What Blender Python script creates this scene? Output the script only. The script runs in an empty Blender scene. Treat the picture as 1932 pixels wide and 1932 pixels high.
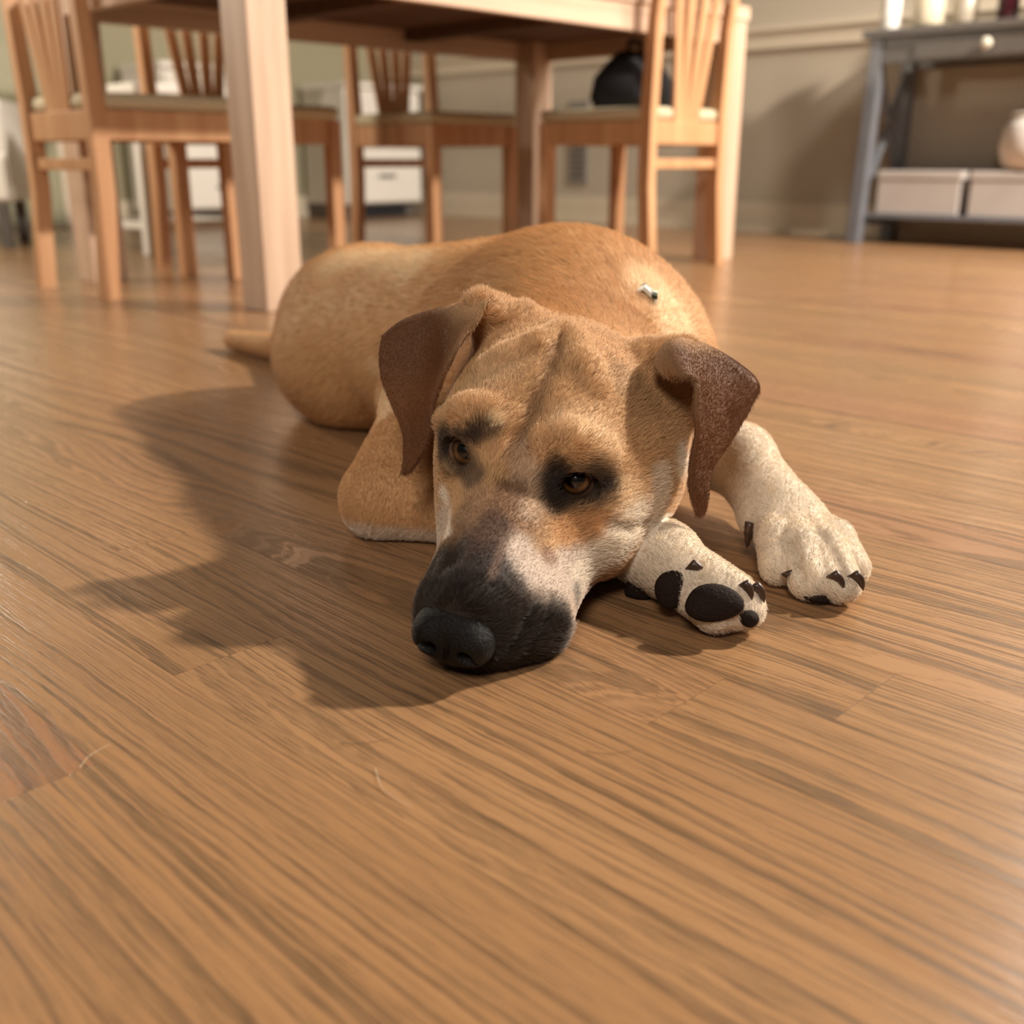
import bpy, bmesh, math, random
import numpy as np
from mathutils import Vector, Matrix

# ------------------------------------------------------------------ camera
SC = bpy.context.scene
COL = SC.collection
FPX, PITCH, CAMH = 1980.0, math.radians(18.5), 0.32
cam = bpy.data.cameras.new('camera'); camo = bpy.data.objects.new('camera', cam)
COL.objects.link(camo); SC.camera = camo
camo.location = (0, 0, CAMH)
camo.rotation_euler = (math.pi/2 - PITCH, 0, 0)
cam.sensor_fit = 'HORIZONTAL'; cam.sensor_width = 36.0
cam.lens = 36.0*FPX/1932.0
cam.clip_start = 0.02
cam.dof.use_dof = True
cam.dof.focus_distance = 0.765
cam.dof.aperture_fstop = 4.6
cam.dof.aperture_blades = 0

# ------------------------------------------------------------------ light
w = bpy.data.worlds.new('world'); SC.world = w; w.use_nodes = True
w.node_tree.nodes['Background'].inputs[0].default_value = (1.0, 0.90, 0.78, 1)
w.node_tree.nodes['Background'].inputs[1].default_value = 0.04

def lamp(name, kind, loc, energy, color, size, target=None):
    l = bpy.data.lights.new(name, kind); l.energy = energy; l.color = color
    if kind == 'AREA':
        l.shape = 'DISK'; l.size = size
    else:
        l.shadow_soft_size = size
    o = bpy.data.objects.new(name, l); COL.objects.link(o); o.location = loc
    if target is not None:
        o.rotation_euler = (Vector(target)-Vector(loc)).to_track_quat('-Z', 'Y').to_euler()
    return o
lamp('ceiling_spot_light', 'POINT', (2.85, 1.85, 2.45), 840, (1.0, 0.90, 0.78), 0.085)
lamp('fill_light_behind', 'AREA', (-0.4, -1.6, 2.3), 46, (1.0, 0.90, 0.80), 0.9, (0, 0.9, 0))  # soft fill added behind the camera to light the dog's face
lamp('wall_fill_light', 'AREA', (2.4, 3.2, 2.4), 62, (1.0, 0.94, 0.87), 0.5, (2.2, 3.4, 0))  # unseen extra light, added to brighten the grey wall and console
lamp('kitchen_light', 'POINT', (-2.35, 2.95, 1.25), 100, (1.0, 0.90, 0.74), 0.12)

vs = SC.view_settings
vs.view_transform = 'Standard'; vs.look = 'None'; vs.gamma = 1.0
vs.exposure = 0.17; vs.use_curve_mapping = False
SC.cycles.use_denoising = True
SC.cycles.max_bounces = 6

# ------------------------------------------------------------------ helpers
CT, ST = math.cos(PITCH), math.sin(PITCH)
def ray(x, y):
    a = (x-966)/FPX; b = (966-y)/FPX
    return np.array([a, CT+b*ST, -ST+b*CT])
def P(x, y, Y):                     # point on a pixel's line of sight at distance Y
    r = ray(x, y); return np.array([0, 0, CAMH])+r*(Y/r[1])
def G(x, y, z=0.0):                 # point where the line of sight meets height z
    r = ray(x, y); return np.array([0, 0, CAMH])+r*((z-CAMH)/r[2])

def tag(o, label=None, cat=None, group=None, kind=None):
    if label: o['label'] = label
    if cat: o['category'] = cat
    if group: o['group'] = group
    if kind: o['kind'] = kind
    return o
def empty(name, loc=(0, 0, 0), rz=0.0):
    o = bpy.data.objects.new(name, None); COL.objects.link(o)
    o.location = loc; o.rotation_euler = (0, 0, rz); o.empty_display_size = 0.05
    return o
def mesh_obj(name, verts, faces, mat=None, parent=None, smooth=False):
    me = bpy.data.meshes.new(name)
    me.from_pydata([tuple(v) for v in verts], [], [tuple(f) for f in faces]); me.update()
    if smooth: me.polygons.foreach_set('use_smooth', [True]*len(me.polygons))
    o = bpy.data.objects.new(name, me); COL.objects.link(o)
    if mat: me.materials.append(mat)
    if parent: o.parent = parent
    return o
def bm_obj(name, bm, mat=None, parent=None, smooth=False):
    me = bpy.data.meshes.new(name); bm.to_mesh(me); bm.free()
    if smooth: me.polygons.foreach_set('use_smooth', [True]*len(me.polygons))
    o = bpy.data.objects.new(name, me); COL.objects.link(o)
    if mat: me.materials.append(mat)
    if parent: o.parent = parent
    return o

def new_mat(name):
    m = bpy.data.materials.new(name); m.use_nodes = True
    return m, m.node_tree.nodes, m.node_tree.links, m.node_tree.nodes['Principled BSDF']
def lin(c):
    c = np.asarray(c, float)/255.0
    return tuple(np.where(c <= 0.04045, c/12.92, ((c+0.055)/1.055)**2.4))
def simple_mat(name, rgb, rough=0.5, metal=0.0, var=0.06, scale=30.0, bump=0.0):
    m, N, L, b = new_mat(name)
    c = lin(rgb)
    nz = N.new('ShaderNodeTexNoise'); nz.inputs['Scale'].default_value = scale; nz.inputs['Detail'].default_value = 4
    tc = N.new('ShaderNodeTexCoord'); L.new(tc.outputs['Object'], nz.inputs['Vector'])
    rp = N.new('ShaderNodeValToRGB')
    rp.color_ramp.elements[0].position = 0.3; rp.color_ramp.elements[1].position = 0.7
    rp.color_ramp.elements[0].color = tuple(max(0, v*(1-var)) for v in c)+(1,)
    rp.color_ramp.elements[1].color = tuple(min(1, v*(1+var)) for v in c)+(1,)
    L.new(nz.outputs['Fac'], rp.inputs['Fac']); L.new(rp.outputs['Color'], b.inputs['Base Color'])
    b.inputs['Roughness'].default_value = rough; b.inputs['Metallic'].default_value = metal
    if bump:
        bp = N.new('ShaderNodeBump'); bp.inputs['Strength'].default_value = bump; bp.inputs['Distance'].default_value = 0.002
        L.new(nz.outputs['Fac'], bp.inputs['Height']); L.new(bp.outputs['Normal'], b.inputs['Normal'])
    return m

UA = np.array([0.697, 0.717, 0.0])      # along the long side of the dining table
UD = np.array([-0.718, 0.696, 0.0])     # along its short side, the planks and the grey wall
UA /= np.linalg.norm(UA); UD = np.array([-UA[1], UA[0], 0.0])
UZ = np.array([0, 0, 1.0])

# ------------------------------------------------------------------ floor of oak strips
def oak_floor_mat():
    m, N, L, b = new_mat('oak_floor')
    def math_(op, a, c=None, d=None):
        n = N.new('ShaderNodeMath'); n.operation = op
        for i, v in enumerate((a, c, d)):
            if v is None: continue
            if isinstance(v, (int, float)): n.inputs[i].default_value = v
            else: L.new(v, n.inputs[i])
        return n.outputs[0]
    at = N.new('ShaderNodeAttribute'); at.attribute_name = 'grain'
    sp = N.new('ShaderNodeSeparateXYZ'); L.new(at.outputs['Vector'], sp.inputs[0])
    x, y, r = sp.outputs[0], sp.outputs[1], sp.outputs[2]
    def comb(a, c, d):
        n = N.new('ShaderNodeCombineXYZ')
        for i, v in enumerate((a, c, d)):
            if isinstance(v, (int, float)): n.inputs[i].default_value = v
            else: L.new(v, n.inputs[i])
        return n.outputs[0]
    def noise(vec, scale=1.0, detail=2.0, rough=0.5):
        n = N.new('ShaderNodeTexNoise'); n.inputs['Scale'].default_value = scale
        n.inputs['Detail'].default_value = detail; n.inputs['Roughness'].default_value = rough
        L.new(vec, n.inputs['Vector']); return n.outputs['Fac']
    def ramp(v, stops):
        n = N.new('ShaderNodeValToRGB'); L.new(v, n.inputs[0]); cr = n.color_ramp
        while len(cr.elements) < len(stops): cr.elements.new(0.5)
        for e, (p_, c_) in zip(cr.elements, stops):
            e.position = p_; e.color = c_ if len(c_) == 4 else tuple(c_)+(1,)
        return n.outputs['Color']
    wn = N.new('ShaderNodeTexWhiteNoise'); wn.noise_dimensions = '1D'; L.new(r, wn.inputs['W'])
    wc = N.new('ShaderNodeSeparateColor'); L.new(wn.outputs['Color'], wc.inputs[0])
    r1, r2, r3 = wc.outputs[0], wc.outputs[1], wc.outputs[2]
    # height in the log: slow waves along the strip, flame figure on some strips
    slow = noise(comb(math_('MULTIPLY', x, 1.3), math_('MULTIPLY', y, 7.0), math_('MULTIPLY', r, 37.0)), 1.0, 2.0, 0.45)
    fig = math_('MULTIPLY', math_('SUBTRACT', slow, 0.5), math_('MULTIPLY_ADD', math_('POWER', r1, 2.2), 0.26, 0.012))
    yc = math_('SUBTRACT', y, math_('MULTIPLY_ADD', r2, 0.06, -0.03))
    par = math_('MULTIPLY', math_('MULTIPLY', yc, yc), math_('MULTIPLY', r1, 14.0))
    tilt = math_('MULTIPLY', x, math_('MULTIPLY_ADD', r3, 0.05, -0.025))
    rag = noise(comb(math_('MULTIPLY', x, 30.0), math_('MULTIPLY', y, 330.0), r), 1.0, 3.0, 0.65)
    wob = math_('MULTIPLY', math_('SUBTRACT', noise(comb(math_('MULTIPLY', x, 14.0), math_('MULTIPLY', y, 45.0), r), 1.0, 2.0, 0.5), 0.5), 0.0045)
    wob = math_('ADD', wob, math_('MULTIPLY', math_('SUBTRACT', rag, 0.5), 0.0036))
    v = math_('ADD', math_('ADD', math_('ADD', math_('MULTIPLY', y, math_('MULTIPLY_ADD', r1, -0.5, 1.05)), fig), math_('ADD', par, tilt)), wob)
    ring = noise(comb(math_('MULTIPLY', v, 205.0), math_('MULTIPLY', r, 11.0), 0.0), 1.0, 1.0, 0.5)
    ring2 = noise(comb(math_('MULTIPLY', v, 620.0), math_('MULTIPLY', r, 23.0), 3.0), 1.0, 1.0, 0.5)
    pore = noise(comb(math_('MULTIPLY', x, 26.0), math_('MULTIPLY', y, 820.0), math_('MULTIPLY', r, 5.0)), 1.0, 2.0, 0.6)
    blot = noise(comb(math_('MULTIPLY', x, 9.0), math_('MULTIPLY', y, 30.0), math_('MULTIPLY', r, 3.0)), 1.0, 2.0, 0.5)
    dark = ramp(ring, [(0.52, (0, 0, 0)), (0.60, (1, 1, 1))])
    dark2 = ramp(ring2, [(0.46, (0, 0, 0)), (0.60, (1, 1, 1))])
    porem = ramp(pore, [(0.42, (0, 0, 0)), (0.58, (1, 1, 1))])
    blotm = ramp(blot, [(0.64, (0, 0, 0)), (0.70, (1, 1, 1))])
    g = math_('MULTIPLY', dark, math_('MULTIPLY_ADD', porem, 0.40, 0.55))
    g = math_('MAXIMUM', g, math_('MULTIPLY', dark2, math_('MULTIPLY_ADD', porem, 0.62, 0.18)))
    g = math_('MAXIMUM', g, math_('MULTIPLY', math_('MULTIPLY', blotm, dark2), 0.75))
    base = ramp(r2, [(0.0, lin((158, 118, 81))), (0.5, lin((165, 126, 87))), (1.0, lin((154, 110, 79)))])
    mx = N.new('ShaderNodeMix'); mx.data_type = 'RGBA'
    L.new(math_('MULTIPLY', g, 0.84), mx.inputs['Factor']); L.new(base, mx.inputs[6])
    mx.inputs[7].default_value = lin((76, 60, 43))+(1,)
    L.new(mx.outputs[2], b.inputs['Base Color'])
    rg = math_('MULTIPLY_ADD', g, 0.10, 0.22); L.new(rg, b.inputs['Roughness'])
    b.inputs['Specular IOR Level'].default_value = 0.5
    bp = N.new('ShaderNodeBump'); bp.inputs['Strength'].default_value = 0.25; bp.inputs['Distance'].default_value = 0.0006
    L.new(math_('SUBTRACT', 1.0, g), bp.inputs['Height']); L.new(bp.outputs['Normal'], b.inputs['Normal'])
    return m
M_FLOOR = oak_floor_mat()
floor = empty('floor', (0, 0, 0)); tag(floor, 'satin finished oak strip floor', None, None, 'structure')
def build_floor():
    rnd = random.Random(5)
    PW = 0.083; TH = 0.012; GAP = 0.0003; BV = 0.0004
    planks = []
    u0, u1 = -1.9, 5.9        # across the planks (along UA)
    nrow = int((u1-u0)/PW)
    for i in range(nrow):
        ua = u0+i*PW+PW*0.37
        v = -3.6+rnd.uniform(0, 1.2)
        while v < 5.2:
            ln = rnd.uniform(1.1, 2.4)
            c = UA*(ua+PW/2)+UD*(v+ln/2)
            # keep only what the room's walls enclose and the eye can meet
            planks.append((ua, v, ln, rnd.random()*97.0, math.hypot(c[0], c[1]-0.9)))
            v += ln
    keep = []
    for p in planks:
        c = UA*(p[0]+PW/2)+UD*(p[1]+p[2]/2)
        if c[1] < -0.9 or c[1] > 7.6: continue
        if abs(c[0]) > 1.5+0.62*max(c[1], 0): continue
        keep.append(p)
    keep.sort(key=lambda p: p[4])
    def geom(p, z=0.0):
        ua, v, ln, rr, _ = p
        a0, a1, b0, b1 = ua+GAP/2, ua+PW-GAP/2, v+GAP/2, v+ln-GAP/2
        lo = [(a0, b0), (a1, b0), (a1, b1), (a0, b1)]
        hi = [(a0+BV, b0+BV), (a1-BV, b0+BV), (a1-BV, b1-BV), (a0+BV, b1-BV)]
        vs_, at_ = [], []
        for (q, zz) in ((lo, -TH), (lo, -0.00006), (hi, 0.0)):
            for (a, bb) in q:
                pt = UA*a+UD*bb; vs_.append((pt[0], pt[1], zz)); at_.append((bb-v+rr*0.7, a-ua-PW/2, rr))
        f = [(8, 9, 10, 11)]
        for k in (0, 4):
            for j in range(4):
                f.append((k+j, k+(j+1) % 4, k+4+(j+1) % 4, k+4+j))
        return vs_, f, at_
    def put(name, vs_, fs_, at_, parent):
        o = mesh_obj(name, vs_, fs_, M_FLOOR, parent)
        a = o.data.attributes.new('grain', 'FLOAT_VECTOR', 'POINT')
        a.data.foreach_set('vector', np.array(at_, np.float32).ravel())
        return o
    for p in keep[:300]:
        put('floor_board', *geom(p), floor)
    V, Fc, A = [], [], []
    for p in keep[300:]:
        v_, f_, a_ = geom(p); o = len(V)
        V += v_; A += a_; Fc += [tuple(i+o for i in f) for f in f_]
    if V:
        o = put('far_floor_boards', V, Fc, A, floor); o['kind'] = 'stuff'
    s = 9.0
    sub = mesh_obj('subfloor', [(-s, -2, -0.03), (s, -2, -0.03), (s, 10, -0.03), (-s, 10, -0.03), (-s, -2, -0.0125), (s, -2, -0.0125), (s, 10, -0.0125), (-s, 10, -0.0125)],
             [(0, 3, 2, 1), (4, 5, 6, 7), (0, 1, 5, 4), (1, 2, 6, 5), (2, 3, 7, 6), (3, 0, 4, 7)], simple_mat('subfloor_dark', (60, 42, 28), 0.8), floor)
build_floor()

# ------------------------------------------------------------------ room and furniture behind
ANG = math.atan2(UA[1], UA[0])
def add_box(bm, lo, hi, bev=0.003, shear=None):
    lo, hi = Vector(lo), Vector(hi)
    r = bmesh.ops.create_cube(bm, size=1.0); vs_ = r['verts']
    for v in vs_: v.co = Vector(((v.co[i]+.5)*(hi[i]-lo[i])+lo[i] for i in range(3)))
    if bev:
        es = list({e for v in vs_ for e in v.link_edges})
        bmesh.ops.bevel(bm, geom=es, offset=bev, segments=2, affect='EDGES', profile=0.6)
def box(name, lo, hi, mat, parent, bev=0.003):
    bm = bmesh.new(); add_box(bm, lo, hi, bev); return bm_obj(name, bm, mat, parent)
def beam(name, a, b, sx, sy, mat, parent, bev=0.003, xdir=(1, 0, 0)):
    a, b = Vector(a), Vector(b); d = (b-a); ln = d.length; d.normalize()
    x = Vector(xdir); x = (x-d*x.dot(d)).normalized(); y = d.cross(x)
    bm = bmesh.new(); add_box(bm, (-sx/2, -sy/2, 0), (sx/2, sy/2, ln), bev)
    M = Matrix((x, y, d)).transposed().to_4x4(); M.translation = a
    bmesh.ops.transform(bm, matrix=M, verts=bm.verts)
    return bm_obj(name, bm, mat, parent)
def lathe(name, prof, mat, parent, seg=32, loc=(0, 0, 0)):
    V, F = [], []
    for (r, z) in prof:
        for k in range(seg):
            t = 2*math.pi*k/seg; V.append((r*math.cos(t)+loc[0], r*math.sin(t)+loc[1], z+loc[2]))
    for i in range(len(prof)-1):
        for k in range(seg):
            F.append((i*seg+k, i*seg+(k+1) % seg, (i+1)*seg+(k+1) % seg, (i+1)*seg+k))
    F.append(tuple(range(seg-1, -1, -1))); n = (len(prof)-1)*seg; F.append(tuple(range(n, n+seg)))
    return mesh_obj(name, V, F, mat, parent, True)
def wood_mat(name, light, dark, rough=0.5, scale=1.0, axis=2):
    m, N, L, b = new_mat(name)
    tc = N.new('ShaderNodeTexCoord'); mp = N.new('ShaderNodeMapping'); L.new(tc.outputs['Object'], mp.inputs[0])
    s = [38.0*scale]*3; s[axis] = 1.6*scale; mp.inputs['Scale'].default_value = s
    nz = N.new('ShaderNodeTexNoise'); nz.inputs['Scale'].default_value = 1.0; nz.inputs['Detail'].default_value = 5; L.new(mp.outputs[0], nz.inputs['Vector'])
    rp = N.new('ShaderNodeValToRGB'); L.new(nz.outputs['Fac'], rp.inputs[0])
    rp.color_ramp.elements[0].position = .35; rp.color_ramp.elements[1].position = .65
    rp.color_ramp.elements[0].color = lin(dark)+(1,); rp.color_ramp.elements[1].color = lin(light)+(1,)
    L.new(rp.outputs[0], b.inputs['Base Color']); b.inputs['Roughness'].default_value = rough
    bp = N.new('ShaderNodeBump'); bp.inputs['Strength'].default_value = .15; bp.inputs['Distance'].default_value = .002
    L.new(nz.outputs['Fac'], bp.inputs['Height']); L.new(bp.outputs[0], b.inputs['Normal'])
    return m
M_TABLE = wood_mat('weathered_oak', (208, 180, 156), (184, 154, 130), 0.55)
M_TABLEX = wood_mat('weathered_oak_long', (208, 180, 156), (184, 154, 130), 0.55, 1.0, 0)
M_TABLEY = wood_mat('weathered_oak_cross', (208, 180, 156), (184, 154, 130), 0.55, 1.0, 1)
M_CHAIR = wood_mat('honey_wood', (204, 158, 116), (184, 134, 94), 0.45)
M_SEAT = simple_mat('woven_seat', (196, 182, 152), 0.9, 0, 0.12, 160, 0.6)
M_WALL = simple_mat('greige_paint', (176, 164, 146), 0.75, 0, 0.02, 6)
M_WALL2 = simple_mat('olive_paint', (150, 142, 116), 0.75, 0, 0.02, 6)
M_TRIM = simple_mat('trim_paint', (200, 186, 164), 0.5, 0, 0.02, 8)
M_WHITEP = simple_mat('white_paint', (226, 220, 210), 0.45, 0, 0.02, 10)
M_BOX = simple_mat('pale_grey_card', (188, 180, 174), 0.6, 0, 0.03, 12)
M_GREYM = simple_mat('grey_paint', (112, 114, 120), 0.38, 0, 0.08, 20)
M_DARKG = simple_mat('charcoal_paint', (92, 86, 80), 0.4, 0, 0.08, 20)
M_BLACK = simple_mat('black_cloth', (22, 22, 28), 0.85, 0, 0.2, 90, 0.3)

# ---- dining table
TA = G(505, 590)
TL, TW = 1.86, 0.94
tb = empty('dining_table', (TA[0], TA[1], 0), ANG)
tag(tb, 'chunky pale oak dining table with thick square legs', 'table')
LG = 0.098
for (x, y) in ((0, 0), (TL-LG, 0), (TL-LG, TW-LG), (0, TW-LG)):
    box('leg', (x, y, 0), (x+LG, y+LG, .745), M_TABLE, tb, .004)
for (lo, hi, mt) in (((LG, .004, .672), (TL-LG, .030, .745), M_TABLEX), ((LG, TW-.030, .672), (TL-LG, TW-.004, .745), M_TABLEX),
                     ((.004, LG, .672), (.030, TW-LG, .745), M_TABLEY), ((TL-.030, LG, .672), (TL-.004, TW-LG, .745), M_TABLEY)):
    box('apron', lo, hi, mt, tb, .002)
for k in range(5):
    y0 = -.006+k*(TW+.012)/5
    box('tabletop_board', (-.006, y0+.0008, .745), (TL+.006, y0+(TW+.012)/5-.0008, .785), M_TABLEX, tb, .002)
box('underside_shade_panel', (.03, .03, .735), (TL-.03, TW-.03, .7449), wood_mat('underside_shade_brown', (96, 62, 40), (74, 46, 28), .7, 1.0, 0), tb, 0)  # shade under the tabletop put into dark brown panel and rails
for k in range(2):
    x0 = TL*(.33+.33*k); box('cross_rail', (x0-.03, .03, .700), (x0+.03, TW-.03, .735), bpy.data.materials['underside_shade_brown'], tb, .002)

# ---- dining chairs: local x runs from the back posts to the front, y across
def make_chair(label):
    c = empty('dining_chair'); tag(c, label, 'chair', 'matching dining chairs around the table')
    W, D = .40, .42; t = .040
    for y in (-W/2+t/2, W/2-t/2):
        # back post: straight below the seat, raked above
        V, F = [], []
        prof = [(-.018, 0), (0, .25), (0, .46), (-.012, .70), (-.040, .93)]
        for (x, z) in prof:
            s_ = t*.5*(1.0 if z < .6 else .8)
            V += [(x-s_, y-t*.42, z), (x+s_, y-t*.42, z), (x+s_, y+t*.42, z), (x-s_, y+t*.42, z)]
        for i in range(len(prof)-1):
            for k in range(4): F.append((i*4+k, i*4+(k+1) % 4, i*4+4+(k+1) % 4, i*4+4+k))
        F.append((3, 2, 1, 0)); n = len(V); F.append((n-4, n-3, n-2, n-1))
        mesh_obj('back_post', V, F, M_CHAIR, c)
        box('leg', (D-t, y-t/2, 0), (D, y+t/2, .434), M_CHAIR, c, .004)
        box('seat_rail', (.020, y-.012, .367), (D-t, y+.012, .434), M_CHAIR, c, .003)
    box('seat_rail', (-.012, -W/2+t, .367), (.012, W/2-t, .434), M_CHAIR, c, .003)
    box('seat_rail', (D-t*.5-.012, -W/2+t, .367), (D-t*.5+.012, W/2-t, .434), M_CHAIR, c, .003)
    box('stretcher', (-.010, -W/2+t, .298), (.010, W/2-t, .326), M_CHAIR, c, .003)
    # cushion, softly domed
    bm = bmesh.new(); add_box(bm, (-.005, -W/2+.006, .434), (D+.006, W/2-.006, .472), .016)
    bm_obj('seat_cushion', bm, M_SEAT, c, True)
    for (yb, yt) in ((-.045, -.110), (-.015, -.040), (.015, .040), (.045, .110)):
        beam('back_slat', (-.002, yb, .425), (-.036, yt, .885), .010, .034, M_CHAIR, c, .002)
    box('top_rail', (-.054, -W/2+t, .870), (-.022, W/2-t, .935), M_CHAIR, c, .006)
    return c
def copy_tree(o, parent=None):
    c = o.copy(); COL.objects.link(c); c.parent = parent
    for ch in list(o.children): copy_tree(ch, c)
    return c
ch0 = make_chair('honey wood dining chair pushed in at the table\'s short end')
def seat_chair(o, p_near, across, inward):
    # p_near: floor point of the nearer back post; across: unit vector towards the other post
    c = np.asarray(p_near)+across*(.40/2-.02)
    c = c+np.asarray(inward)*.018; o.location = (c[0], c[1], 0); o.rotation_euler = (0, 0, math.atan2(inward[1], inward[0]))
chairs = [ch0]+[copy_tree(ch0) for _ in range(3)]
seat_chair(chairs[0], G(207, 565), UD, UA)
seat_chair(chairs[1], G(1222, 513), UA, UD)
chairs[1]['label'] = 'honey wood dining chair with a black bag on its seat'
TD = TA+UD*TW
seat_chair(chairs[2], TD+UD*.15+UA*1.10, UA, -UD)
chairs[2]['label'] = "honey wood dining chair on the table's far side, nearer the grey beige wall"
seat_chair(chairs[3], TD+UD*.15+UA*.34, UA, -UD)
chairs[3]['label'] = "honey wood dining chair on the table's far side, nearer the white stool"

# ---- black bag on the right-hand chair
cb = chairs[1]
bc = np.array(cb.location)+UD*.20
V, F = [], []
prof = [(.135, .10, 0), (.150, .115, .03), (.145, .10, .09), (.115, .06, .14), (.085, .030, .165)]
SEG = 28
for (a, b, z) in prof:
    for k in range(SEG):
        t = 2*math.pi*k/SEG; e = .55
        cx, sy = math.cos(t), math.sin(t)
        V.append((a*abs(cx)**e*math.copysign(1, cx)*(1+.03*math.sin(5*t+z*40)), b*abs(sy)**e*math.copysign(1, sy), z))
for i in range(len(prof)-1):
    for k in range(SEG): F.append((i*SEG+k, i*SEG+(k+1) % SEG, (i+1)*SEG+(k+1) % SEG, (i+1)*SEG+k))
F.append(tuple(range(SEG-1, -1, -1))); F.append(tuple(range((len(prof)-1)*SEG, len(prof)*SEG)))
bag = empty('bag', (bc[0], bc[1], .4725), ANG+.3); tag(bag, 'slouchy black cloth bag on a dining chair seat', 'bag')
mesh_obj('bag_body', V, F, M_BLACK, bag, True)
hp = [(-.06, 0, .16), (-.05, 0, .19), (0, 0, .20), (.05, 0, .19), (.06, 0, .16)]
for a, b in zip(hp, hp[1:]): beam('handle', a, b, .008, .018, M_BLACK, bag, .002, (0, 1, 0))

# ---- walls
WP = G(1490, 440); WN = -UA                     # grey wall, facing the table
def wall(name, p0, p1, n, h, mat, kind='structure', z0=0.0, th=.10):
    p0, p1, n = np.asarray(p0, float), np.asarray(p1, float), np.asarray(n, float)
    t = (p1-p0); ln = float(np.linalg.norm(t)); t = t/ln
    s_ = 1 if np.cross(t, n)[2] > 0 else -1        # room side of the local frame
    ya, yb = sorted((0, -s_*th))
    V = [(x, y, z) for z in (z0, h) for (x, y) in ((0, ya), (ln, ya), (ln, yb), (0, yb))]
    F = [(3, 2, 1, 0), (4, 5, 6, 7)]+[(i, (i+1) % 4, 4+(i+1) % 4, 4+i) for i in range(4)]
    o = mesh_obj(name, V, F, mat); o.location = (p0[0], p0[1], 0); o.rotation_euler = (0, 0, math.atan2(t[1], t[0])); o['kind'] = kind; return o
CORNER = WP+UD*2.9
w1 = wall('wall_right', WP-UD*3.6, CORNER, WN, 2.6, M_WALL)
w2 = wall('wall_left', CORNER, CORNER-UA*4.6, -UD, 2.6, M_WALL2)
tag(w1, 'grey beige painted wall behind the console'); tag(w2, 'olive beige painted wall behind the stool')
def trim(name, p0, p1, n, z0, z1, depth, mat=M_TRIM):
    return wall(name, np.asarray(p0)+np.asarray(n)*depth, np.asarray(p1)+np.asarray(n)*depth, n, z1, mat, 'structure', z0, depth)
e0, e1 = WP-UD*3.6, CORNER
trim('baseboard_right', e0, e1, WN, 0, .115, .016); trim('trim_1', e0, e1, WN, .115, .135, .010)
trim('trim_2', e0, e1, WN, 0, .022, .028)
trim('trim_3', e0, e1, WN, .80, .875, .018); trim('trim_4', e0, e1, WN, .872, .892, .034)
f0, f1 = CORNER, CORNER-UA*4.6
trim('baseboard_left', f0, f1, -UD, 0, .12, .016)
# wall register: narrow dark slot low on the grey wall
reg = empty('wall_vent', tuple(WP+UD*1.30+WN*.001), ANG+math.pi); tag(reg, 'narrow grey vent low on the grey beige wall', 'vent')
reg.location.z = .20
box('vent_frame', (0, -.065, 0), (.010, .065, .42), simple_mat('vent_paint', (132, 126, 118), .5), reg, .002)
for k in range(12):
    box('louver', (.0085, -.048, .03+k*.031), (.015, .048, .046+k*.031), M_DARKG, reg, 0)

# ---- console along the grey wall
CP = G(1606, 458)                                # its front leg nearest the table
con = empty('console_table', (CP[0], CP[1], 0), math.atan2(-UD[1], -UD[0]))
tag(con, 'charcoal grey console table with one drawer and a low shelf', 'console table')
# local x runs along the wall towards the viewer, local y away from the wall negative -> use +y towards wall
CL, CD, CH = 1.35, .34, .80
SGN = 1 if (np.cross(np.array([math.cos(con.rotation_euler.z), math.sin(con.rotation_euler.z), 0]), UA)[2] > 0) else -1
def cbox(name, x0, x1, y0, y1, z0, z1, mat, bev=.003, par=None):
    ya, yb = sorted((SGN*y0, SGN*y1)); return box(name, (x0, ya, z0), (x1, yb, z1), mat, par or con, bev)
cbox('top', -.03, CL+.03, -.02, CD+.01, CH-.03, CH, M_DARKG)
cbox('apron', .05, CL-.05, .006, .026, CH-.125, CH-.03, M_DARKG)
cbox('apron', .05, CL-.05, CD-.026, CD-.006, CH-.125, CH-.03, M_DARKG)
dr = cbox('drawer', .18, CL-.18, -.004, .0055, CH-.115, CH-.042, M_DARKG, .002)
lathe('knob', [(.006, 0), (.008, .006), (.019, .014), (.021, .024), (.014, .032), (.002, .034)], simple_mat('pale_knob', (206, 198, 180), .35), dr, 20)
kn = dr.children[0]; kn.rotation_euler = (SGN*math.pi/2, 0, 0); kn.location = (.455, -SGN*.004, CH-.078)
for x in (0, CL-.05):
    for (y0, lean) in ((0, -.03), (CD-.05, .0)):
        beam('leg', (x+.025-(.02 if x == 0 else -.02), SGN*(y0+.025+lean*.5), 0), (x+.025, SGN*(y0+.025), CH-.03), .05, .05, M_GREYM, con, .004)
    beam('side_brace', (x+.025, SGN*.05, .25), (x+.025, SGN*(CD-.05), CH-.14), .022, .03, M_GREYM, con, .003)
    beam('side_brace', (x+.025, SGN*(CD-.05), .25), (x+.025, SGN*.05, CH-.14), .022, .03, M_GREYM, con, .003)
    cbox('shelf_rail', x+.01, x+.04, .05, CD-.05, .07, .10, M_GREYM)
for k in range(4):
    y0 = .02+k*(CD-.04)/4
    cbox('shelf_slat', .03, CL-.03, y0+.003, y0+(CD-.04)/4-.003, .10, .118, M_GREYM, .003)
cw = lambda x, y: np.array(con.location)+(-UD)*x+UA*y
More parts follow.
